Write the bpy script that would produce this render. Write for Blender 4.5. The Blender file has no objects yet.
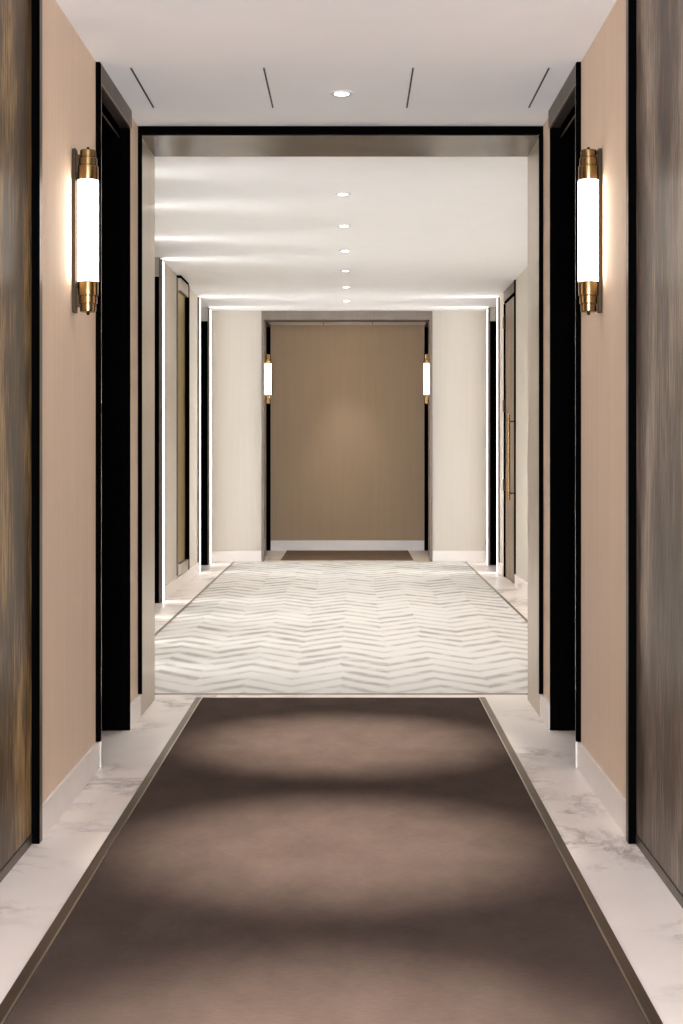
import bpy, bmesh, math, random
from mathutils import Vector, Matrix
random.seed(7)
SC = bpy.context.scene
COL = SC.collection
PI = math.pi

# ------------------------------------------------------------------ camera, world, exposure
F_PX = 1500.0
HORIZON = 453.0
VPX = 352.0
CAM = Vector((0.053, 0.0, 1.15))
cd = bpy.data.cameras.new('camera')
cam = bpy.data.objects.new('camera', cd)
COL.objects.link(cam)
cam.location = CAM
cam.rotation_euler = (PI / 2, 0, 0)
cd.sensor_fit = 'VERTICAL'
cd.sensor_height = 36.0
cd.sensor_width = 24.0
cd.lens = F_PX / 1024.0 * 36.0
cd.shift_x = (341.5 - VPX) / 1024.0
cd.shift_y = -(512.0 - HORIZON) / 1024.0
cd.clip_start = 0.05
SC.camera = cam

world = bpy.data.worlds.new('world')
SC.world = world
world.use_nodes = True
world.node_tree.nodes['Background'].inputs[0].default_value = (0.80, 0.88, 1.0, 1)
world.node_tree.nodes['Background'].inputs[1].default_value = 34.0   # daylight, reaches the corridor only through the window behind the viewer
vs = SC.view_settings
SC.display_settings.display_device = 'sRGB'
vs.view_transform = 'Standard'
vs.look = 'None'
vs.gamma = 1.0
vs.use_curve_mapping = False
vs.exposure = 1.25
SC.cycles.max_bounces = 10
SC.cycles.diffuse_bounces = 6
SC.cycles.glossy_bounces = 5
SC.cycles.sample_clamp_indirect = 6.0

# light levels (all of them belong to lamps built further down)
SCONCE_EMIT = 5.2
SPOT_NEAR = 370.0
SPOT_HALL = 30.0
SPOT_END = 24.0
STRIP_EMIT = 2.4
STRIP_SHEET = 3.2
LAMP_COL = (1.0, 0.90, 0.80)
SCONCE_COL = (1.0, 0.86, 0.72)
HALL_COL = (1.0, 0.98, 0.96)

# ------------------------------------------------------------------ helpers
def box(bm, x0, x1, y0, y1, z0, z1):
    x0, x1 = min(x0, x1), max(x0, x1)
    vs_ = [bm.verts.new((x, y, z)) for x in (x0, x1) for y in (y0, y1) for z in (z0, z1)]
    a = vs_
    for f in ((0, 1, 3, 2), (4, 6, 7, 5), (0, 4, 5, 1), (2, 3, 7, 6), (0, 2, 6, 4), (1, 5, 7, 3)):
        bm.faces.new([a[i] for i in f])

def revolve(bm, prof, cx=0, cy=0, seg=40):
    """profile of (radius, z) turned about the vertical axis"""
    rings = []
    for r, z in prof:
        if r < 1e-6:
            rings.append([bm.verts.new((cx, cy, z))])
        else:
            rings.append([bm.verts.new((cx + r * math.cos(2 * PI * k / seg), cy + r * math.sin(2 * PI * k / seg), z)) for k in range(seg)])
    for a, b in zip(rings, rings[1:]):
        for k in range(seg):
            k2 = (k + 1) % seg
            if len(a) == 1 and len(b) == 1:
                continue
            if len(a) == 1:
                bm.faces.new((a[0], b[k2], b[k]))
            elif len(b) == 1:
                bm.faces.new((a[k], a[k2], b[0]))
            else:
                bm.faces.new((a[k], a[k2], b[k2], b[k]))

def rod(bm, p, q, r, seg=16):
    p, q = Vector(p), Vector(q)
    d = (q - p).normalized()
    u = d.orthogonal().normalized()
    v = d.cross(u)
    ra, rb = [], []
    for k in range(seg):
        o = (u * math.cos(2 * PI * k / seg) + v * math.sin(2 * PI * k / seg)) * r
        ra.append(bm.verts.new(p + o)); rb.append(bm.verts.new(q + o))
    for k in range(seg):
        k2 = (k + 1) % seg
        bm.faces.new((ra[k], ra[k2], rb[k2], rb[k]))
    bm.faces.new(ra[::-1]); bm.faces.new(rb)

def obj(name, bm, mat, parent=None, smooth=False, bevel=0.0):
    bmesh.ops.recalc_face_normals(bm, faces=bm.faces)
    if bevel:
        bmesh.ops.bevel(bm, geom=list(bm.edges), offset=bevel, segments=2, affect='EDGES', profile=0.7)
    me = bpy.data.meshes.new(name)
    bm.to_mesh(me); bm.free()
    if smooth:
        for p in me.polygons:
            p.use_smooth = True
        try:
            me.set_sharp_from_angle(angle=math.radians(15))
        except Exception:
            pass
    me.materials.append(mat)
    o = bpy.data.objects.new(name, me)
    COL.objects.link(o)
    if parent:
        o.parent = parent
    return o

def boxes(name, mat, lst, parent=None, bevel=0.0):
    bm = bmesh.new()
    for b in lst:
        box(bm, *b)
    return obj(name, bm, mat, parent, bevel=bevel)

def tag(o, label, cat, group=None, kind=None):
    o['label'] = label; o['category'] = cat
    if group: o['group'] = group
    if kind: o['kind'] = kind
    return o

def empty(name, loc, label, cat, group=None, kind=None):
    o = bpy.data.objects.new(name, None)
    o.empty_display_size = 0.1
    COL.objects.link(o)
    o.location = loc
    return tag(o, label, cat, group, kind)

def struct(name, mat, lst, label, cat, bevel=0.0):
    return tag(boxes(name, mat, lst, bevel=bevel), label, cat, kind='structure')

def copy_tree(o, parent=None):
    c = o.copy()
    COL.objects.link(c)
    if parent:
        c.parent = parent
    for ch in list(o.children):
        copy_tree(ch, c)
    return c

# ------------------------------------------------------------------ materials
def new_mat(name):
    m = bpy.data.materials.new(name)
    m.use_nodes = True
    nt = m.node_tree
    return m, nt, nt.nodes['Principled BSDF']

def N(nt, t, **kw):
    n = nt.nodes.new(t)
    for k, v in kw.items():
        setattr(n, k, v)
    return n

def L(nt, a, ai, b, bi):
    nt.links.new(a.outputs[ai], b.inputs[bi])

def ramp(nt, stops):
    r = N(nt, 'ShaderNodeValToRGB')
    e = r.color_ramp.elements
    while len(e) < len(stops):
        e.new(0.5)
    for k, (p, c) in enumerate(stops):
        e[k].position = p
        e[k].color = (*c, 1) if len(c) == 3 else c
    return r

def coords(nt, scale=(1, 1, 1), rot=(0, 0, 0)):
    g = N(nt, 'ShaderNodeNewGeometry')
    mp = N(nt, 'ShaderNodeMapping')
    mp.inputs['Scale'].default_value = scale
    mp.inputs['Rotation'].default_value = rot
    L(nt, g, 'Position', mp, 'Vector')
    return mp

def noise(nt, src, scale, detail=4, rough=0.55, dist=0.0):
    n = N(nt, 'ShaderNodeTexNoise')
    n.inputs['Scale'].default_value = scale
    n.inputs['Detail'].default_value = detail
    n.inputs['Roughness'].default_value = rough
    n.inputs['Distortion'].default_value = dist
    L(nt, src, 0, n, 'Vector')
    return n

def bump(nt, b, src, strength, dist=0.002, out='Fac'):
    n = N(nt, 'ShaderNodeBump')
    n.inputs['Strength'].default_value = strength
    n.inputs['Distance'].default_value = dist
    L(nt, src, out, n, 'Height')
    L(nt, n, 'Normal', b, 'Normal')

def mat_plain(name, c, rough=0.6, metal=0.0, var=0.06, scale=6.0, stretch=(1, 1, 1), spec=0.5):
    m, nt, b = new_mat(name)
    mp = coords(nt, stretch)
    n = noise(nt, mp, scale, 4)
    r = ramp(nt, [(0.3, tuple(x * (1 - var) for x in c)), (0.7, tuple(min(1, x * (1 + var)) for x in c))])
    L(nt, n, 'Fac', r, 'Fac')
    L(nt, r, 'Color', b, 'Base Color')
    b.inputs['Roughness'].default_value = rough
    b.inputs['Metallic'].default_value = metal
    b.inputs['Specular IOR Level'].default_value = spec
    return m

def mat_wallcover(name, c, var=0.05):
    """woven wall covering with a faint vertical slub"""
    m, nt, b = new_mat(name)
    mp = coords(nt, (1, 1, 0.03))
    n1 = noise(nt, mp, 30, 3)
    n2 = noise(nt, mp, 420, 2)
    mx = N(nt, 'ShaderNodeMix', data_type='FLOAT')
    mx.inputs['Factor'].default_value = 0.4
    L(nt, n1, 'Fac', mx, 2); L(nt, n2, 'Fac', mx, 3)
    r = ramp(nt, [(0.3, tuple(x * (1 - var) for x in c)), (0.7, tuple(min(1, x * (1 + var)) for x in c))])
    L(nt, mx, 0, r, 'Fac')
    L(nt, r, 'Color', b, 'Base Color')
    b.inputs['Roughness'].default_value = 0.75
    b.inputs['Specular IOR Level'].default_value = 0.25
    bump(nt, b, n2, 0.12, 0.001)
    return m

def mat_wood(name, dark, mid, light, rough=0.38):
    """straight vertical grain: broad figure, fine pores"""
    m, nt, b = new_mat(name)
    mp = coords(nt, (1, 1, 0.22))
    broad = noise(nt, mp, 4.6, 4, 0.55, 0.3)
    mp2 = coords(nt, (1, 1, 0.07))
    fine = noise(nt, mp2, 90, 5, 0.65)
    mp3 = coords(nt, (1, 1, 0.09))
    pore = noise(nt, mp3, 260, 2, 0.6)
    r = ramp(nt, [(0.37, dark), (0.50, mid), (0.63, light)])
    mx = N(nt, 'ShaderNodeMix', data_type='FLOAT')
    mx.inputs['Factor'].default_value = 0.45
    L(nt, broad, 'Fac', mx, 2); L(nt, fine, 'Fac', mx, 3)
    L(nt, mx, 0, r, 'Fac')
    pr = ramp(nt, [(0.36, (0.55, 0.55, 0.55)), (0.5, (1, 1, 1))])
    L(nt, pore, 'Fac', pr, 'Fac')
    mul = N(nt, 'ShaderNodeMix', data_type='RGBA', blend_type='MULTIPLY')
    mul.inputs['Factor'].default_value = 0.6
    L(nt, r, 'Color', mul, 6); L(nt, pr, 'Color', mul, 7)
    L(nt, mul, 2, b, 'Base Color')
    b.inputs['Roughness'].default_value = rough
    b.inputs['Specular IOR Level'].default_value = 0.18
    bump(nt, b, pore, 0.12, 0.001)
    return m

def mat_brushed(name, c, rough, stretch=(1, 1, 0.01), scale=250, aniso=0.0):
    m, nt, b = new_mat(name)
    mp = coords(nt, stretch)
    n = noise(nt, mp, scale, 3)
    n2 = noise(nt, coords(nt, (1, 1, 0.25)), 5, 2)
    r = ramp(nt, [(0.25, tuple(x * 0.85 for x in c)), (0.75, tuple(min(1, x * 1.12) for x in c))])
    L(nt, n, 'Fac', r, 'Fac')
    L(nt, r, 'Color', b, 'Base Color')
    rr = N(nt, 'ShaderNodeMapRange')
    rr.inputs['To Min'].default_value = rough - 0.07
    rr.inputs['To Max'].default_value = rough + 0.09
    L(nt, n2, 'Fac', rr, 'Value')
    L(nt, rr, 'Result', b, 'Roughness')
    b.inputs['Metallic'].default_value = 1.0
    b.inputs['Anisotropic'].default_value = aniso
    bump(nt, b, n, 0.03, 0.0002)
    return m

def mat_marble(name, base, vein, amount=1.0, rough=0.22):
    m, nt, b = new_mat(name)
    mp = coords(nt, (1.0, 1.0, 1.0), (0, 0, 0.5))
    warp = noise(nt, mp, 2.2, 4, 0.6)
    add = N(nt, 'ShaderNodeVectorMath', operation='MULTIPLY_ADD')
    L(nt, warp, 'Color', add, 0)
    add.inputs[1].default_value = (0.5, 0.5, 0.5)
    L(nt, mp, 0, add, 2)
    v1 = noise(nt, add, 1.5, 6, 0.62, 0.4)
    # thin veins where the noise passes 0.5
    ab = N(nt, 'ShaderNodeMath', operation='SUBTRACT'); ab.inputs[1].default_value = 0.5
    L(nt, v1, 'Fac', ab, 0)
    aa = N(nt, 'ShaderNodeMath', operation='ABSOLUTE'); L(nt, ab, 0, aa, 0)
    r1 = ramp(nt, [(0.0, (1, 1, 1)), (0.012, (0.55, 0.55, 0.55)), (0.045, (0, 0, 0))])
    L(nt, aa, 0, r1, 'Fac')
    # veins fade in and out over the slab
    patch = noise(nt, mp, 1.6, 3, 0.5)
    r2 = ramp(nt, [(0.44, (0, 0, 0)), (0.62, (1, 1, 1))])
    L(nt, patch, 'Fac', r2, 'Fac')
    mu = N(nt, 'ShaderNodeMath', operation='MULTIPLY'); L(nt, r1, 'Color', mu, 0); L(nt, r2, 'Color', mu, 1)
    mu2 = N(nt, 'ShaderNodeMath', operation='MULTIPLY'); mu2.inputs[1].default_value = amount; L(nt, mu, 0, mu2, 0)
    cloud = noise(nt, mp, 3.5, 4)
    rc = ramp(nt, [(0.3, tuple(x * 0.93 for x in base)), (0.7, base)])
    L(nt, cloud, 'Fac', rc, 'Fac')
    mx = N(nt, 'ShaderNodeMix', data_type='RGBA')
    L(nt, mu2, 0, mx, 'Factor'); L(nt, rc, 'Color', mx, 6); mx.inputs[7].default_value = (*vein, 1)
    L(nt, mx, 2, b, 'Base Color')
    b.inputs['Roughness'].default_value = rough
    return m

def mat_carpet(name, c, var=0.18):
    m, nt, b = new_mat(name)
    fib = noise(nt, coords(nt), 700, 3, 0.7)
    blot = noise(nt, coords(nt, (1.6, 1, 1)), 4.5, 5, 0.6)
    weave = noise(nt, coords(nt, (12, 60, 1)), 3, 3)
    mx = N(nt, 'ShaderNodeMix', data_type='FLOAT'); mx.inputs['Factor'].default_value = 0.5
    L(nt, fib, 'Fac', mx, 2); L(nt, blot, 'Fac', mx, 3)
    mx2 = N(nt, 'ShaderNodeMix', data_type='FLOAT'); mx2.inputs['Factor'].default_value = 0.25
    L(nt, mx, 0, mx2, 2); L(nt, weave, 'Fac', mx2, 3)
    r = ramp(nt, [(0.32, tuple(x * (1 - var) for x in c)), (0.68, tuple(x * (1 + var) for x in c))])
    L(nt, mx2, 0, r, 'Fac'); L(nt, r, 'Color', b, 'Base Color')
    b.inputs['Roughness'].default_value = 0.95
    b.inputs['Specular IOR Level'].default_value = 0.0
    bump(nt, b, fib, 0.5, 0.003)
    return m

def mat_chevron(name, ground, mark):
    """cream carpet woven with broken grey zigzag strokes"""
    m, nt, b = new_mat(name)
    g = N(nt, 'ShaderNodeNewGeometry')
    sp = N(nt, 'ShaderNodeSeparateXYZ'); L(nt, g, 'Position', sp, 0)
    def M(op, a, bb=None, cc=None):
        n = N(nt, 'ShaderNodeMath', operation=op)
        for k, v in enumerate((a, bb, cc)):
            if v is None: continue
            if isinstance(v, (int, float)): n.inputs[k].default_value = v
            else: nt.links.new(v, n.inputs[k])
        return n.outputs[0]
    wob = noise(nt, coords(nt), 3.0, 2)
    xx = M('ADD', sp.outputs['X'], M('MULTIPLY', M('SUBTRACT', wob.outputs['Fac'], 0.5), 0.11))
    tri = M('PINGPONG', xx, 0.24)                      # zigzag of 0.24 m legs
    yy = M('ADD', sp.outputs['Y'], M('MULTIPLY', tri, 1.15))
    v = M('DIVIDE', yy, 0.250)
    fr = M('FRACT', v)
    row = M('FLOOR', v)
    colm = M('FLOOR', M('DIVIDE', xx, 0.24))
    d = M('ABSOLUTE', M('SUBTRACT', fr, 0.5))
    # stroke half width differs stroke by stroke
    cv = N(nt, 'ShaderNodeCombineXYZ')
    nt.links.new(row, cv.inputs[0]); nt.links.new(colm, cv.inputs[1])
    wn = N(nt, 'ShaderNodeTexWhiteNoise', noise_dimensions='2D')
    L(nt, cv, 0, wn, 'Vector')
    hw = M('MULTIPLY_ADD', wn.outputs['Value'], 0.18, 0.08)
    edge = N(nt, 'ShaderNodeMapRange', interpolation_type='SMOOTHSTEP')
    nt.links.new(M('SUBTRACT', d, hw), edge.inputs['Value'])
    edge.inputs['From Min'].default_value = -0.16
    edge.inputs['From Max'].default_value = 0.16
    edge.inputs['To Min'].default_value = 1.0
    edge.inputs['To Max'].default_value = 0.0
    br = noise(nt, coords(nt, (1, 1, 1)), 5.0, 3)
    brr = ramp(nt, [(0.36, (0.25, 0.25, 0.25)), (0.56, (1, 1, 1))])
    L(nt, br, 'Fac', brr, 'Fac')
    sep = N(nt, 'ShaderNodeRGBToBW'); L(nt, brr, 'Color', sep, 0)
    fac = M('MULTIPLY', edge.outputs['Result'], sep.outputs[0])
    fac = M('MULTIPLY', fac, M('MULTIPLY_ADD', wn.outputs['Value'], 0.4, 0.6))
    mx = N(nt, 'ShaderNodeMix', data_type='RGBA')
    nt.links.new(fac, mx.inputs['Factor'])
    mx.inputs[6].default_value = (*ground, 1); mx.inputs[7].default_value = (*mark, 1)
    fib = noise(nt, coords(nt), 500, 2, 0.7)
    fr2 = ramp(nt, [(0.3, (0.86, 0.86, 0.86)), (0.7, (1, 1, 1))]); L(nt, fib, 'Fac', fr2, 'Fac')
    mul = N(nt, 'ShaderNodeMix', data_type='RGBA', blend_type='MULTIPLY'); mul.inputs['Factor'].default_value = 1.0
    L(nt, mx, 2, mul, 6); L(nt, fr2, 'Color', mul, 7)
    L(nt, mul, 2, b, 'Base Color')
    b.inputs['Roughness'].default_value = 0.95
    b.inputs['Specular IOR Level'].default_value = 0.1
    bump(nt, b, fib, 0.4, 0.003)
    return m

def mat_emit(name, c, strength):
    m, nt, b = new_mat(name)
    b.inputs['Base Color'].default_value = (0.85, 0.83, 0.8, 1)
    b.inputs['Roughness'].default_value = 0.35
    b.inputs['Emission Color'].default_value = (*c, 1)
    b.inputs['Emission Strength'].default_value = strength
    return m

M_WALL = mat_wallcover('beige_wallcovering', (0.77, 0.61, 0.465))
M_WALL_HALL = mat_wallcover('hall_lit_wallcovering', (0.60, 0.55, 0.48), 0.03)  # corridor covering again, with the hall's paler light put into the colour
M_WALL_END = mat_wallcover('shaded_wallcovering', (0.45, 0.335, 0.22), 0.05)  # same covering darkened: the dimmer light at the end is in the colour
M_CEIL = mat_plain('ceiling_paint', (0.91, 0.91, 0.92), 0.85, var=0.01)
M_BASE = mat_marble('skirting_marble', (0.82, 0.76, 0.71), (0.6, 0.55, 0.5), 0.25, 0.3)
M_MARBLE = mat_marble('floor_marble', (0.84, 0.765, 0.705), (0.27, 0.225, 0.20), 0.85, 0.40)
M_WOOD_L = mat_wood('smoked_oak_highlit', (0.022, 0.013, 0.006), (0.105, 0.064, 0.027), (0.55, 0.355, 0.15))  # golden gloss highlights painted into the light tones along with the grain
M_WOOD_R = mat_wood('grey_oak', (0.045, 0.032, 0.023), (0.135, 0.098, 0.072), (0.40, 0.315, 0.245))
M_WOOD_D = mat_wood('dark_door_veneer', (0.006, 0.005, 0.004), (0.012, 0.0095, 0.0075), (0.025, 0.02, 0.016), 0.6)
M_WOOD_H = mat_wood('walnut_door_veneer', (0.16, 0.11, 0.075), (0.26, 0.19, 0.13), (0.36, 0.27, 0.19))
M_BLACK = mat_plain('shaded_black', (0.0012, 0.001, 0.001), 0.6, spec=0.0)  # dark frames; unlit fronts and recess shade are put into the colour
M_DBRONZE = mat_brushed('dark_bronze', (0.16, 0.125, 0.10), 0.42)
M_BRONZE = mat_brushed('brushed_bronze', (0.50, 0.43, 0.355), 0.33)
M_BRASS = mat_brushed('aged_brass', (0.27, 0.175, 0.078), 0.24, (0.01, 0.01, 1), 60)
M_BRASS_D = mat_brushed('dark_brass', (0.035, 0.023, 0.013), 0.5, (1, 1, 0.01), 300)
M_TRIM = mat_brushed('carpet_edge_bronze', (0.20, 0.155, 0.12), 0.40, (1, 0.01, 1), 200)
M_TRIMB = mat_brushed('carpet_edge_light', (0.62, 0.55, 0.46), 0.30, (1, 0.01, 1), 200)
M_GOLD = mat_brushed('gold_panel', (0.42, 0.32, 0.13), 0.40)
M_RUNNER = mat_carpet('taupe_carpet', (0.077, 0.0565, 0.0475), 0.30)
M_CHEV = mat_chevron('zigzag_carpet', (0.71, 0.685, 0.645), (0.385, 0.35, 0.325))
M_CARPET_D = mat_carpet('dark_carpet', (0.20, 0.145, 0.105))
M_GLASS = mat_emit('opal_glass_lit', SCONCE_COL, SCONCE_EMIT)
M_LENS = mat_emit('downlight_lens', (1.0, 0.95, 0.88), 12.0)
M_STRIP = mat_emit('strip_diffuser_lit', (1.0, 0.98, 0.95), STRIP_EMIT)
M_WHITE = mat_plain('white_metal', (0.75, 0.74, 0.73), 0.4, var=0.01)
def mat_pane():
    m, nt, b = new_mat('window_glass')
    tr = N(nt, 'ShaderNodeBsdfTransparent'); gl = N(nt, 'ShaderNodeBsdfGlossy'); gl.inputs['Roughness'].default_value = 0.02
    fr = N(nt, 'ShaderNodeFresnel'); mx = N(nt, 'ShaderNodeMixShader')
    L(nt, fr, 0, mx, 0); L(nt, tr, 0, mx, 1); L(nt, gl, 0, mx, 2)
    L(nt, mx, 0, nt.nodes['Material Output'], 'Surface')
    return m
M_PANE = mat_pane()
M_LINTEL = mat_brushed('lintel_bronze_shaded', (0.105, 0.080, 0.057), 0.20, (1, 0.02, 1), 40)  # lining metal darkened: underside shade and highlight streaks put into the colour
M_SLOT = mat_plain('slot_black', (0.02, 0.019, 0.018), 0.6)

# ------------------------------------------------------------------ the setting
WW = {-1: 0.877, 1: 0.884}; W = 0.884          # half width of the corridor
ZC = 2.57          # corridor ceiling
HXL, HXR = -1.424, 1.466   # hall side walls
ZH = 2.65          # hall ceiling
Y_P0, Y_P1 = 6.53, 6.995   # portal
Y_B = 15.83        # hall end wall
W2 = 0.915         # half width of the corridor beyond
Y_E = 17.70        # end wall
ZE = 2.66
OUT = 1.30

struct('floor', M_MARBLE, [(-2.0, 2.0, -2.2, 18.2, -0.12, 0.0)],
       'pale veined marble floor running the length of the corridor and hall', 'floor')
struct('ceiling', M_CEIL, [(-OUT, OUT, -2.2, Y_P1 - 0.1, ZC, ZC + 0.12)],
       'smooth white corridor ceiling before the portal with four dark slots', 'ceiling')
struct('ceiling.001', M_CEIL, [(-2.0, 2.0, Y_P1 - 0.1, Y_B, ZH, ZH + 0.12)],
       'white hall ceiling with a row of six small downlights', 'ceiling')
struct('ceiling.002', M_CEIL, [(-OUT, OUT, Y_B, 18.2, ZE, ZE + 0.12)],
       'strip of white ceiling in the far recess before the shaded wall', 'ceiling')

D0, D1 = 5.475, 6.227     # clear opening of corridor doors
for s, nm in ((-1, 'left'), (1, 'right')):
    struct('wall_' + nm, M_WALL, [
        (s * WW[s], s * OUT, -2.0, 2.28, 0, ZC),
        (s * 0.932, s * OUT, 2.28, 4.416, 0, ZC),
        (s * WW[s], s * OUT, 4.416, 5.440, 0, ZC),
        (s * 1.10, s * OUT, 5.440, D1, 0, ZC),
        (s * WW[s], s * OUT, D1, Y_P0, 0, ZC),
        (s * 0.895, s * OUT, Y_P0, Y_P1 - 0.1, 0, ZC)],
        ('peach beige corridor wall carrying the brass sconce beside the %s timber panel' %
         ('golden brown' if s < 0 else 'grey brown')), 'wall')
    struct('baseboard_' + nm, M_BASE, [
        (s * (WW[s] - 0.011), s * WW[s], 4.453, 5.441, 0, 0.10),
        (s * (WW[s] - 0.011), s * WW[s], D1 + 0.001, Y_P0 - 0.004, 0, 0.10),
        (s * (WW[s] - 0.011), s * WW[s], -2.0, 2.27, 0, 0.10)],
        ('low pale stone skirting under the peach beige wall by the %s timber panel' %
         ('golden brown' if s < 0 else 'grey brown')), 'skirting', bevel=0.002)
struct('wall_back', M_WALL, [
    (-OUT, -0.75, -2.2, -2.0, 0, ZC), (0.75, OUT, -2.2, -2.0, 0, ZC),
    (-0.75, 0.75, -2.2, -2.0, 2.42, ZC), (-0.75, 0.75, -2.2, -2.0, 0, 0.12)],
    'beige corridor wall with a window behind the viewer', 'wall')
t = tag(boxes('window_1', M_DBRONZE, [
    (-0.749, -0.70, -2.14, -2.06, 0.121, 2.419), (0.70, 0.749, -2.14, -2.06, 0.121, 2.419),
    (-0.70, 0.70, -2.14, -2.06, 2.37, 2.419), (-0.70, 0.70, -2.14, -2.06, 0.121, 0.17),
    (-0.02, 0.02, -2.14, -2.06, 0.17, 2.37)]), 'bronze framed window behind the viewer', 'window', kind='structure')
boxes('pane', M_PANE, [(-0.70, -0.02, -2.105, -2.099, 0.17, 2.37)], t)
boxes('pane', M_PANE, [(0.02, 0.70, -2.105, -2.099, 0.17, 2.37)], t)
pd = bpy.data.lights.new('sky_portal', 'AREA')
pd.shape = 'RECTANGLE'; pd.size = 1.4; pd.size_y = 2.2
pd.cycles.is_portal = True
po = bpy.data.objects.new('sky_portal', pd)
COL.objects.link(po); po.location = (0, -2.03, 1.27); po.rotation_euler = (PI / 2, 0, 0)

# wall that closes the hall towards the corridor, around the portal
struct('wall_front', M_WALL_HALL, [
    (-2.0, -0.895, Y_P1 - 0.1, Y_P1, 0, ZH), (0.895, 2.0, Y_P1 - 0.1, Y_P1, 0, ZH),
    (-0.895, 0.895, Y_P0, Y_P1, 2.575, ZC if ZC > 2.576 else 2.65)],
    'pale lit wall holding the bronze portal between corridor and hall', 'wall')

OPEN_L = [(8.10, 9.00), (10.58, 11.50), (14.50, 15.38)]
OPEN_R = [(14.50, 15.38)]
PANEL_L = (12.62, 13.27)
DOOR_R = (12.93, 13.93)
def side_wall(s, X, cuts):
    segs, y = [], Y_P1
    for a, b, depth in sorted(cuts):
        segs.append((X, s * 2.0, y, a, 0, ZH))
        segs.append((X + s * depth, s * 2.0, a, b, 0, ZH))
        y = b
    segs.append((X, s * 2.0, y, Y_B, 0, ZH))
    return segs
struct('wall_left.001', M_WALL_HALL, side_wall(-1, HXL, [(a, b, 0.22) for a, b in OPEN_L]),
       'pale lit hall wall with the tall framed gold panel', 'wall')
struct('wall_right.001', M_WALL_HALL, side_wall(1, HXR, [(a, b, 0.22) for a, b in OPEN_R] + [(*DOOR_R, 0.13)]),
       'pale lit hall wall with the brown door and long brass pull', 'wall')
def skirt(s, X, spans):
    return [(X - s * 0.014, X, a, b, 0, 0.105) for a, b in spans]
struct('baseboard_left.001', M_BASE, skirt(-1, HXL, [(7.0, 8.05), (9.17, 10.42), (11.70, 14.32), (15.56, Y_B - 0.015)]),
       'pale skirting along the hall wall under the gold panel', 'skirting', bevel=0.002)
struct('baseboard_right.001', M_BASE, skirt(1, HXR, [(7.0, 12.90), (13.96, 14.32), (15.56, Y_B - 0.015)]),
       'pale skirting along the hall wall beside the brown door', 'skirting', bevel=0.002)

# hall end wall with its own portal
struct('wall_back.001', M_WALL_HALL, [
    (-2.0, -0.902, Y_B, Y_B + 0.30, 0, ZH), (0.902, 2.0, Y_B, Y_B + 0.30, 0, ZH)],
    'pale lit end wall of the hall on both sides of the far portal', 'wall')
struct('baseboard_back', M_BASE, [
    (HXL, -0.903, Y_B - 0.015, Y_B, 0, 0.118), (0.903, HXR, Y_B - 0.015, Y_B, 0, 0.118)],
    'white skirting at the foot of the hall end wall beside the far portal', 'skirting', bevel=0.002)
E0, E1 = 16.72, 17.66
for s, nm in ((-1, 'left'), (1, 'right')):
    struct('wall_%s.002' % nm, M_WALL, [
        (s * W2, s * OUT, Y_B + 0.30, E0, 0, ZE),
        (s * 1.14, s * OUT, E0, E1 + 0.04, 0, ZE)],
        'short beige wall behind the %s far sconce in the recess' % nm, 'wall')
struct('wall_end', M_WALL_END, [(-OUT, OUT, Y_E, 18.2, 0, ZE)],
       'shaded beige wall closing the view at the far end', 'wall')
struct('baseboard_end', M_BASE, [(-0.905, 0.905, Y_E - 0.015, Y_E, 0, 0.118)],
       'pale skirting under the shaded wall at the far end', 'skirting', bevel=0.002)

# ------------------------------------------------------------------ portals
def portal(y0, y1, w_lin, w_out, z_lin, z_top, label, m_front, band):
    t = empty('portal_frame', (0, y0, 0), label, 'doorway frame')
    def P(name, mat, lst, bevel=0.0):
        o = boxes(name, mat, [(a, b, c - y0, d - y0, e, f) for a, b, c, d, e, f in lst], t, bevel)
        return o
    for s in (-1, 1):
        P('jamb_lining', M_BRONZE, [(s * w_lin + (0.005 if s < 0 and band else 0), s * (w_out - 0.002), y0, y1, 0.001, z_lin)], 0.001)
    P('lintel_lining', M_LINTEL if band else M_DBRONZE, [(-w_out + 0.002, w_out - 0.002, y0, y1, z_lin, z_top - 0.001)])
    return t, P
t, P = portal(Y_P0, Y_P1, 0.872, 0.895, 2.532, 2.574,
              'brushed bronze portal frame with unlit black edges between dark carpet and pale hall', M_BLACK, True)
for s in (-1, 1):
    P('edge_strip', M_BLACK, [(s * 0.866 + (0.006 if s < 0 else 0), s * (WW[s] - 0.0005), Y_P0 - 0.020, Y_P0 - 0.001, 0.103, 2.534)], 0.001)  # unlit bronze front drawn in black
P('head_strip', M_BLACK, [(-0.8765, 0.8835, Y_P0 - 0.020, Y_P0 - 0.001, 2.535, ZC - 0.001)], 0.001)
t, P = portal(Y_B + 0.02, Y_B + 0.29, 0.878, 0.902, 2.556, 2.645,
              'slim dark bronze portal frame around the shaded recess at the far end', M_DBRONZE, False)
for s in (-1, 1):
    P('edge_strip', M_DBRONZE, [(s * 0.876, s * 0.901, Y_B - 0.014, Y_B + 0.019, 0.001, 2.554)], 0.001)
P('head_strip', M_DBRONZE, [(-0.901, 0.901, Y_B - 0.014, Y_B + 0.019, 2.555, ZH - 0.002)], 0.001)

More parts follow.
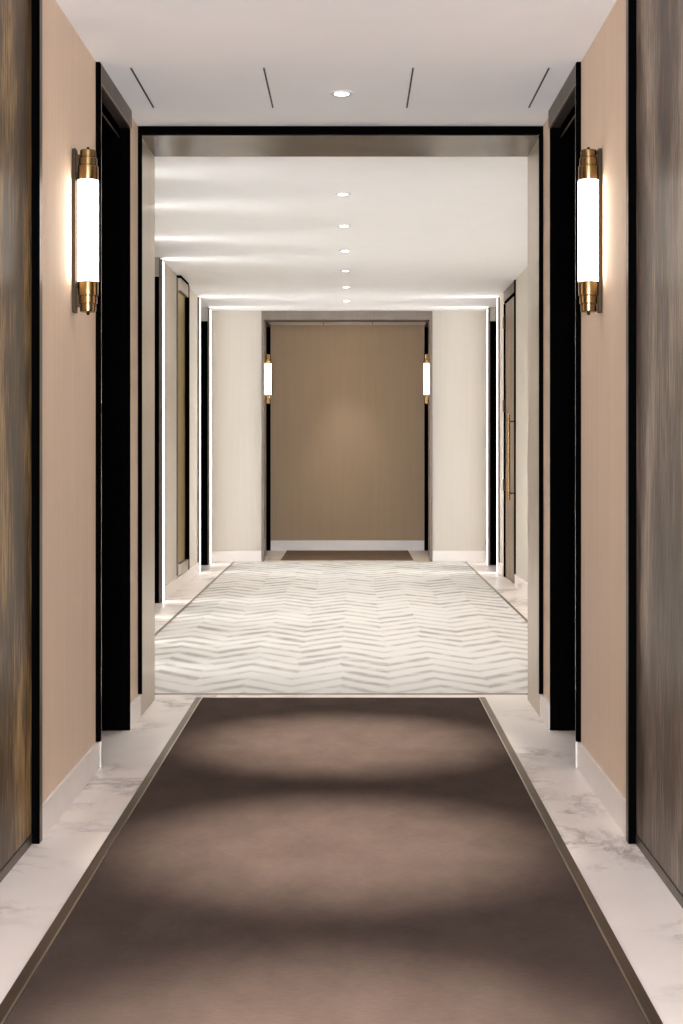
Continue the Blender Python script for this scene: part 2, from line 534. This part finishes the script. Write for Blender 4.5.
# ------------------------------------------------------------------ timber panels next to the viewer
for s, mw, lb in ((-1, M_WOOD_L, 'tall golden brown timber panel with unlit black edge, nearest the viewer'),
                  (1, M_WOOD_R, 'tall grey brown timber panel with unlit black edge, nearest the viewer')):
    t = empty('timber_panel', (s * 0.89, 4.416, 0), lb, 'wall panel')
    def P(name, mat, x0, x1, y0, y1, z0, z1, bevel=0.0):
        return boxes(name, mat, [(x0 - s * 0.89, x1 - s * 0.89, y0 - 4.416, y1 - 4.416, z0, z1)], t, bevel)
    P('panel', mw, s * 0.890, s * 0.930, 2.32, 4.415, 0.030, ZC - 0.002)
    P('base_trim', M_DBRONZE, s * 0.887, s * 0.930, 2.32, 4.415, 0.001, 0.029)
    for y in (4.416, 2.283):
        P('edge_trim', M_DBRONZE, s * 0.866, s * 0.872, y, y + 0.036, 0.001, ZC - 0.002)
    P('edge_face', M_BLACK, s * 0.866, s * 0.889, 4.408, 4.4155, 0.001, ZC - 0.002)  # front of the casing, its lack of light painted as black

# ------------------------------------------------------------------ doors
def corridor_door(n, s, y0, y1, xw, xb, ztop, label, front_gap=0.0):
    """deep dark doorway: casing at the corridor edge, jamb boards, leaf at the back of the recess"""
    t = empty('door_%d' % n, (s * xw, y0, 0), label, 'door', kind='structure')
    def P(name, mat, lst, bevel=0.0):
        return boxes(name, mat, [(a - s * xw, b - s * xw, c - y0, d - y0, e, f) for a, b, c, d, e, f in lst], t, bevel)
    zt = ztop
    # casing nearest the viewer: bright bronze edge, unlit front painted black
    P('casing', M_BLACK, [(s * (xw - 0.016), s * (xb - 0.001), y0 - 0.034, y0 - 0.008, 0.102, zt - 0.001)])
    P('casing', M_BRONZE, [(s * (xw - 0.016), s * (xb - 0.001), y0 - 0.008, y0, 0.001, zt - 0.001)])
    P('jamb', M_BLACK, [(s * (xw + 0.022), s * (xb - 0.001), y1 - 0.022, y1 - 0.001, 0.001, zt - 0.074)])
    P('casing', M_BLACK, [(s * (xw - 0.010), s * (xw + 0.021), y1 - 0.016, y1 - 0.001, 0.001, zt - 0.074)])
    # head: deep band under the ceiling
    P('head_casing', M_DBRONZE, [(s * (xw - 0.016), s * (xw + 0.030), y0 + 0.001, y1 - 0.001, zt - 0.072, zt - 0.001)])
    P('head_edge', M_BRONZE, [(s * (xw - 0.0165), s * (xw - 0.008), y0 + 0.001, y1 - 0.017, zt - 0.0765, zt - 0.0722)])
    P('head_stop', M_BLACK, [(s * (xw + 0.031), s * (xb - 0.001), y0 + 0.001, y1 - 0.023, zt - 0.11, zt - 0.001)])
    P('head_stop_edge', M_DBRONZE, [(s * (xw + 0.031), s * (xw + 0.036), y0 + 0.001, y1 - 0.023, zt - 0.116, zt - 0.1105)])
    leaf = P('door_leaf', M_WOOD_D, [(s * (xb - 0.052), s * (xb - 0.004), y0 + 0.004, y1 - 0.025, 0.006, zt - 0.118)], 0.002)
    hb = bmesh.new()
    yh = y0 + 0.10 - y0
    rod(hb, (s * (xb - 0.10) - s * xw, yh, 0.98), (s * (xb - 0.10) - s * xw, yh + 0.13, 0.98), 0.009)
    rod(hb, (s * (xb - 0.10) - s * xw, yh + 0.009, 0.98), (s * (xb - 0.051) - s * xw, yh + 0.009, 0.98), 0.008)
    h = obj('handle', hb, M_BRASS, leaf, smooth=True)
    return t
corridor_door(1, -1, D0, D1, WW[-1], 1.10, ZC, 'dark recessed door beside the sconce and golden brown timber panel')
corridor_door(2, 1, D0, D1, W, 1.10, ZC, 'dark recessed door beside the sconce and grey brown timber panel')

def hall_opening(n, s, X, y0, y1, label):
    """doorway of the hall: dark jamb up to 2.5 m, plain transom above, leaf set back"""
    t = empty('door_%d' % n, (X, y0, 0), label, 'door', kind='structure')
    def P(name, mat, lst, bevel=0.0):
        return boxes(name, mat, [(a - X, b - X, c - y0, d - y0, e, f) for a, b, c, d, e, f in lst], t, bevel)
    P('jamb', M_BLACK, [(X + s * 0.001, X + s * 0.219, y1 - 0.022, y1 - 0.001, 0.001, 2.50)])
    P('jamb', M_BLACK, [(X + s * 0.020, X + s * 0.219, y0 + 0.001, y0 + 0.022, 0.001, 2.50)])
    P('casing', M_DBRONZE, [(X - s * 0.006, X + s * 0.0, y1 - 0.022, y1 + 0.005, 0.001, ZH - 0.002)])
    P('door_leaf', M_WOOD_D, [(X + s * 0.165, X + s * 0.212, y0 + 0.024, y1 - 0.024, 0.006, 2.498)], 0.002)
    P('transom', M_WALL_HALL, [(X + s * 0.165, X + s * 0.212, y0 + 0.002, y1 - 0.002, 2.504, ZH - 0.004)])
    return t
names_l = ['hidden dark doorway of the hall just past the bronze portal',
           'dark doorway of the hall just before the gold framed panel',
           'narrow dark doorway of the hall past the gold framed panel']
for k, (a, b) in enumerate(OPEN_L):
    hall_opening(3 + k, -1, HXL, a, b, names_l[k])
hall_opening(6, 1, HXR, *OPEN_R[0], 'narrow dark doorway of the hall past the brown door with brass pull')

# brown hall door with a long brass pull
def pull_door(n, s, X, y0, y1):
    t = empty('door_%d' % n, (X, y0, 0), 'brown veneered hall door with long vertical brass pull', 'door', kind='structure')
    def P(name, mat, lst, bevel=0.0, parent=None):
        return boxes(name, mat, [(a - X, b - X, c - y0, d - y0, e, f) for a, b, c, d, e, f in lst], parent or t, bevel)
    P('jamb', M_BLACK, [(X - s * 0.012, X + s * 0.12, y0 + 0.001, y0 + 0.045, 0.108, 2.645)])
    P('jamb', M_BLACK, [(X - s * 0.006, X + s * 0.12, y1 - 0.050, y1 - 0.001, 0.001, 2.53)])
    P('head_casing', M_DBRONZE, [(X - s * 0.006, X + s * 0.12, y0 + 0.046, y1 - 0.001, 2.55, 2.645)])
    P('head_stop', M_BLACK, [(X - s * 0.004, X + s * 0.12, y0 + 0.046, y1 - 0.051, 2.532, 2.549)])
    leaf = P('door_leaf', M_WOOD_H, [(X + s * 0.008, X + s * 0.055, y0 + 0.048, y1 - 0.053, 0.006, 2.528)], 0.002)
    hb = bmesh.new()
    hx, hy = -s * 0.044, 0.150
    rod(hb, (hx, hy, 0.735), (hx, hy, 1.485), 0.010)
    for z in (0.80, 1.425):
        rod(hb, (hx, hy, z), (s * 0.008, hy, z), 0.008)
    obj('pull_handle', hb, M_BRASS, leaf, smooth=True)
    for z in (0.80, 1.53, 2.30):
        hg = bmesh.new()
        rod(hg, (-s * 0.010, y1 - y0 - 0.052, z), (-s * 0.010, y1 - y0 - 0.052, z + 0.11), 0.009)
        obj('hinge', hg, M_DBRONZE, leaf, smooth=True)
    return t
pull_door(7, 1, HXR, *DOOR_R)

# dark doorways in the recess beyond the far portal
for n, s, lb in ((8, -1, 'black doorway edge under the far sconce on the gold panel side'),
                 (9, 1, 'black doorway edge under the far sconce on the brown door side')):
    t = empty('door_%d' % n, (s * W2, E0, 0), lb, 'door', kind='structure')
    def P(name, mat, lst, bevel=0.0):
        return boxes(name, mat, [(a - s * W2, b - s * W2, c - E0, d - E0, e, f) for a, b, c, d, e, f in lst], t, bevel)
    P('jamb', M_BLACK, [(s * 0.907, s * 1.139, E1, E1 + 0.035, 0.001, ZE - 0.03)])
    P('jamb', M_BLACK, [(s * 0.935, s * 1.139, E0 + 0.001, E0 + 0.03, 0.001, ZE - 0.03)])
    P('casing', M_DBRONZE, [(s * 0.904, s * 0.934, E0 + 0.001, E0 + 0.03, 0.001, ZE - 0.03)])
    P('head_casing', M_DBRONZE, [(s * 0.907, s * 1.139, E0 + 0.001, E1 + 0.03, ZE - 0.028, ZE - 0.002)])
    P('door_leaf', M_WOOD_D, [(s * 1.085, s * 1.133, E0 + 0.032, E1 - 0.002, 0.006, ZE - 0.032)], 0.002)

# tall framed gold panel on the hall wall
t = empty('framed_panel', (HXL, PANEL_L[0], 0.11), 'tall gold textured panel in a bronze frame on the pale lit hall wall', 'wall panel')
def P(name, mat, lst, bevel=0.0):
    return boxes(name, mat, [(a - HXL, b - HXL, c - PANEL_L[0], d - PANEL_L[0], e - 0.11, f - 0.11) for a, b, c, d, e, f in lst], t, bevel)
pa, pb = PANEL_L
P('frame_stile', M_BLACK, [(HXL, HXL + 0.040, pb - 0.05, pb, 0.12, 2.63)], 0.002)
P('frame_stile', M_DBRONZE, [(HXL, HXL + 0.012, pa, pa + 0.03, 0.12, 2.63)], 0.002)
P('frame_rail', M_BRONZE, [(HXL, HXL + 0.036, pa + 0.031, pb - 0.051, 2.52, 2.625)], 0.002)
P('frame_rail', M_BRONZE, [(HXL, HXL + 0.036, pa + 0.031, pb - 0.051, 0.125, 0.215)], 0.002)
P('gold_inset', M_GOLD, [(HXL, HXL + 0.006, pa + 0.031, pb - 0.051, 0.217, 2.518)])
P('frame_rail', M_BLACK, [(HXL, HXL + 0.040, pa + 0.005, pb - 0.051, 2.626, 2.645)], 0.001)

# ------------------------------------------------------------------ carpets and edge trims
RX = 0.645
runner = tag(boxes('carpet_runner', M_RUNNER, [(-RX, RX, -1.9, 7.012, 0.0005, 0.007)]),
             'wide taupe brown carpet runner between the marble borders', 'carpet')
for s in (-1, 1):
    t = empty('carpet_trim', (s * RX, 0, 0),
              'dark bronze edging between taupe runner and marble by the %s timber panel' % ('golden brown' if s < 0 else 'grey brown'),
              'carpet edging', 'edgings of the taupe runner')
    boxes('dark_bar', M_TRIM, [(s * 0.006, s * 0.032, -1.9, 7.03, 0.0005, 0.006)], t, 0.001)
    boxes('bright_edge', M_TRIMB, [(s * 0.0008, s * 0.0055, -1.9, 7.03, 0.0005, 0.0085)], t)
tag(boxes('threshold_bar', M_DBRONZE, [(HXL + 0.02, HXR - 0.02, 7.135, 7.15, 0.0005, 0.005)]),
    'thin dark metal bar where the zigzag carpet meets the marble threshold', 'threshold')
tag(boxes('zigzag_carpet', M_CHEV, [(-1.175, 1.235, 7.152, Y_B - 0.02, 0.0005, 0.006)]),
    'cream hall carpet woven with grey broken zigzags', 'carpet')
for s, x in ((-1, -1.176), (1, 1.236)):
    tag(boxes('carpet_trim', M_TRIM, [(x, x + s * 0.022, 7.152, Y_B - 0.02, 0.0005, 0.005)]),
        'grey metal edging beside the zigzag carpet on the %s side' % ('gold panel' if s < 0 else 'brown door'),
        'carpet edging', 'edgings of the zigzag carpet')
tag(boxes('carpet_runner', M_CARPET_D, [(-0.71, 0.71, 16.05, 17.62, 0.0005, 0.006)]),
    'dark brown carpet patch in the far recess before the shaded wall', 'carpet')

# ------------------------------------------------------------------ sconces
def make_sconce(s, emat, label, off):
    """origin on the wall face, tube axis 0.05 out; built for a wall on side s (room lies towards -s)"""
    t = empty('wall_sconce', (0, 0, 0), label, 'wall lamp', 'brass tube wall sconces')
    ax = -s * off
    H = 0.272
    boxes('backplate', M_BRASS_D, [(-s * 0.0005, -s * 0.012, -0.020, 0.020, -H, H)], t, 0.002)
    for z in (-0.222, 0.222):
        bm = bmesh.new()
        box(bm, -s * 0.0125, -s * 0.030, -0.014, 0.014, z - 0.030, z + 0.030)
        obj('bracket', bm, M_BRASS_D, t)
    bm = bmesh.new()
    revolve(bm, [(0.0, -0.168), (0.0335, -0.168), (0.0345, -0.165), (0.0345, 0.165), (0.0335, 0.168), (0.0, 0.168)], ax, 0, 48)
    obj('glass_tube', bm, emat, t, smooth=True)
    for d in (1, -1):
        bm = bmesh.new()
        pr = [(0.0, 0.1685), (0.0338, 0.1685), (0.0342, 0.172), (0.0342, 0.213), (0.0332, 0.2155), (0.0285, 0.2155), (0.0285, 0.2175),
              (0.0302, 0.2185), (0.0302, 0.240), (0.0292, 0.2425), (0.0245, 0.2425), (0.0245, 0.2445), (0.0265, 0.2455),
              (0.0265, 0.266), (0.0252, 0.269), (0.0, 0.269)]
        revolve(bm, [(r, d * z) for r, z in pr], ax, 0, 48)
        c = obj('end_cap', bm, M_BRASS, t, smooth=True)
        bm = bmesh.new()
        revolve(bm, [(0.0, d * 0.2695), (0.005, d * 0.2695), (0.006, d * 0.274), (0.004, d * 0.279), (0.0, d * 0.280)], ax, 0, 20)
        obj('finial', bm, M_BRASS_D, c, smooth=True)
    return t
Y_S = 4.99
a = make_sconce(-1, M_GLASS, 'large lit brass tube sconce beside the golden brown timber panel', 0.050)
a.location = (-WW[-1] + 0.002, Y_S, 1.888)
b = make_sconce(1, M_GLASS, 'large lit brass tube sconce beside the grey brown timber panel', 0.042)
b.location = (W - 0.002, Y_S, 1.888)
for src, s, lb in ((a, -1, 'small distant lit sconce in the far recess on the gold panel side'),
                   (b, 1, 'small distant lit sconce in the far recess on the brown door side')):
    c = copy_tree(src)
    c.location = (s * (W2 - 0.002), 16.36, 1.957)
    c['label'] = lb
# added unseen pair, put in to brighten the corridor outside the view
for src, s, lb in ((a, -1, 'added lit brass sconce outside the view on the golden brown panel side'),
                   (b, 1, 'added lit brass sconce outside the view on the grey brown panel side')):
    c = copy_tree(src)
    c.location = (s * (WW[s] - 0.002), 1.0, 1.878)
    c['label'] = lb

# ------------------------------------------------------------------ downlights
def make_downlight(power, col, angle, label, r=0.046):
    t = empty('downlight', (0, 0, 0), label, 'ceiling light', 'recessed ceiling downlights')
    bm = bmesh.new()
    revolve(bm, [(r, -0.0005), (r, -0.003), (r * 0.93, -0.0045), (r * 0.64, -0.0045), (r * 0.60, -0.002), (r * 0.60, -0.0005), (r, -0.0005)], 0, 0, 40)
    obj('trim_ring', bm, M_WHITE, t, smooth=True)
    bm = bmesh.new()
    revolve(bm, [(0.0, -0.0005), (r * 0.59, -0.0005), (r * 0.59, -0.0025), (r * 0.5, -0.0035), (0.0, -0.004)], 0, 0, 32)
    obj('lens', bm, M_LENS, t, smooth=True)
    ld = bpy.data.lights.new('downlight_beam', 'SPOT')
    ld.energy = power; ld.color = col
    ld.spot_size = math.radians(angle); ld.spot_blend = 1.0
    ld.shadow_soft_size = 0.03
    lo = bpy.data.objects.new('downlight_beam', ld)
    COL.objects.link(lo)
    lo.parent = t
    lo.location = (0, 0, -0.04)
    return t
d = make_downlight(SPOT_NEAR, LAMP_COL, 34, 'small lit downlight in the corridor ceiling before the portal')
d.location = (0.012, 5.92, ZC)
for y, lb in ((4.36, 'downlight over the taupe runner, level with the timber panel edges'),
              (2.80, 'downlight over the taupe runner just above the view'),
              (1.24, 'downlight over the viewer'), (-0.3, 'downlight behind the viewer')):
    c = copy_tree(d); c.location = (0.0, y, ZC); c['label'] = lb
h = make_downlight(SPOT_HALL, HALL_COL, 105, 'hall downlight hidden above the portal lintel')
h.location = (0.0, 7.46, ZH)
ords = ['first', 'second', 'third', 'fourth', 'fifth', 'sixth']
for k, y in enumerate((8.685, 9.90, 11.12, 12.34, 13.55, 14.78)):
    c = copy_tree(h); c.location = (0.0, y, ZH)
    c['label'] = '%s small hall downlight counted from the bronze portal%s' % (ords[k], ', last of the row' if k == 5 else '')
e = make_downlight(SPOT_END, LAMP_COL, 62, 'tiny downlight in the far recess before the shaded wall')
e.location = (0.0, 17.25, ZE)

# ------------------------------------------------------------------ air slots in the ceilings
def slot(x, y0, y1, z, label):
    t = tag(boxes('ceiling_slot', M_SLOT, [(x - 0.003, x + 0.003, y0, y1, z - 0.003, z - 0.0003)]), label, 'air slot', 'dark air slots in the ceiling')
    return t
for x, lb in ((-0.762, 'outer dark ceiling slot above the door by the golden brown panel'),
              (-0.272, 'inner dark ceiling slot on the golden brown panel side of the downlight'),
              (0.278, 'inner dark ceiling slot on the grey brown panel side of the downlight'),
              (0.779, 'outer dark ceiling slot above the door by the grey brown panel')):
    slot(x, 5.53, 6.16, ZC, lb)
for x, lb in ((-0.28, 'short dark slot in the far recess ceiling, gold panel side'),
              (0.29, 'short dark slot in the far recess ceiling, brown door side')):
    slot(x, 17.0, 17.6, ZE, lb)

# ------------------------------------------------------------------ vertical light strips at the hall doorways
def make_strip(s):
    t = empty('light_strip', (0, 0, 0), 'strip', 'light strip', 'vertical light strips at the hall doorways')
    bm = bmesh.new()                                     # U-shaped channel
    pts = [(-0.080, 0.0005), (0.062, 0.0005), (0.062, 0.018), (0.052, 0.018), (0.052, 0.006), (-0.060, 0.006), (-0.060, 0.018), (-0.080, 0.018)]
    lo_ = [bm.verts.new((-s * d, y, 0.001)) for y, d in pts]
    hi_ = [bm.verts.new((-s * d, y, ZH - 0.012)) for y, d in pts]
    for k in range(len(pts)):
        j = (k + 1) % len(pts)
        bm.faces.new((lo_[k], lo_[j], hi_[j], hi_[k]))
    bm.faces.new(lo_[::-1]); bm.faces.new(hi_)
    obj('channel', bm, M_DBRONZE, t)
    boxes('diffuser', M_STRIP, [(-s * 0.0065, -s * 0.0165, -0.059, 0.051, 0.006, ZH - 0.02)], t)
    ld = bpy.data.lights.new('strip_beam', 'AREA')
    ld.shape = 'RECTANGLE'
    ld.size = 2.55; ld.size_y = 0.05
    ld.spread = math.radians(70)
    ld.energy = STRIP_SHEET; ld.color = (1.0, 0.985, 0.965)
    lo = bpy.data.objects.new('strip_beam', ld)
    COL.objects.link(lo); lo.parent = t
    lo.location = (-s * 0.026, 0, 1.32)
    # area lamps shine along local -Z: turn that towards the room, long side upright
    lo.rotation_euler = (0, s * PI / 2, 0)
    return t
sl = make_strip(-1)
for k, (y, lb) in enumerate(((8.02, 'lit strip hidden behind the bronze portal, first on the gold panel side'),
                             (9.08, 'lit strip hidden behind the bronze portal, second on the gold panel side'),
                             (10.49, 'lit strip hidden behind the bronze portal, third on the gold panel side'),
                             (11.61, 'tall lit white strip just past the bronze portal jamb, before the gold panel'),
                             (14.41, 'tall lit white strip between gold panel and narrow dark doorway'),
                             (15.47, 'tall lit white strip between narrow dark doorway and pale lit end wall, gold panel side'))):
    c = sl if k == 0 else copy_tree(sl)
    c.location = (HXL + 0.0005, y, 0); c['label'] = lb
sr = make_strip(1)
for k, (y, lb) in enumerate(((14.41, 'tall lit white strip between brown door and narrow dark doorway'),
                             (15.47, 'tall lit white strip between narrow dark doorway and pale lit end wall, brown door side'))):
    c = sr if k == 0 else copy_tree(sr)
    c.location = (HXR - 0.0005, y, 0); c['label'] = lb
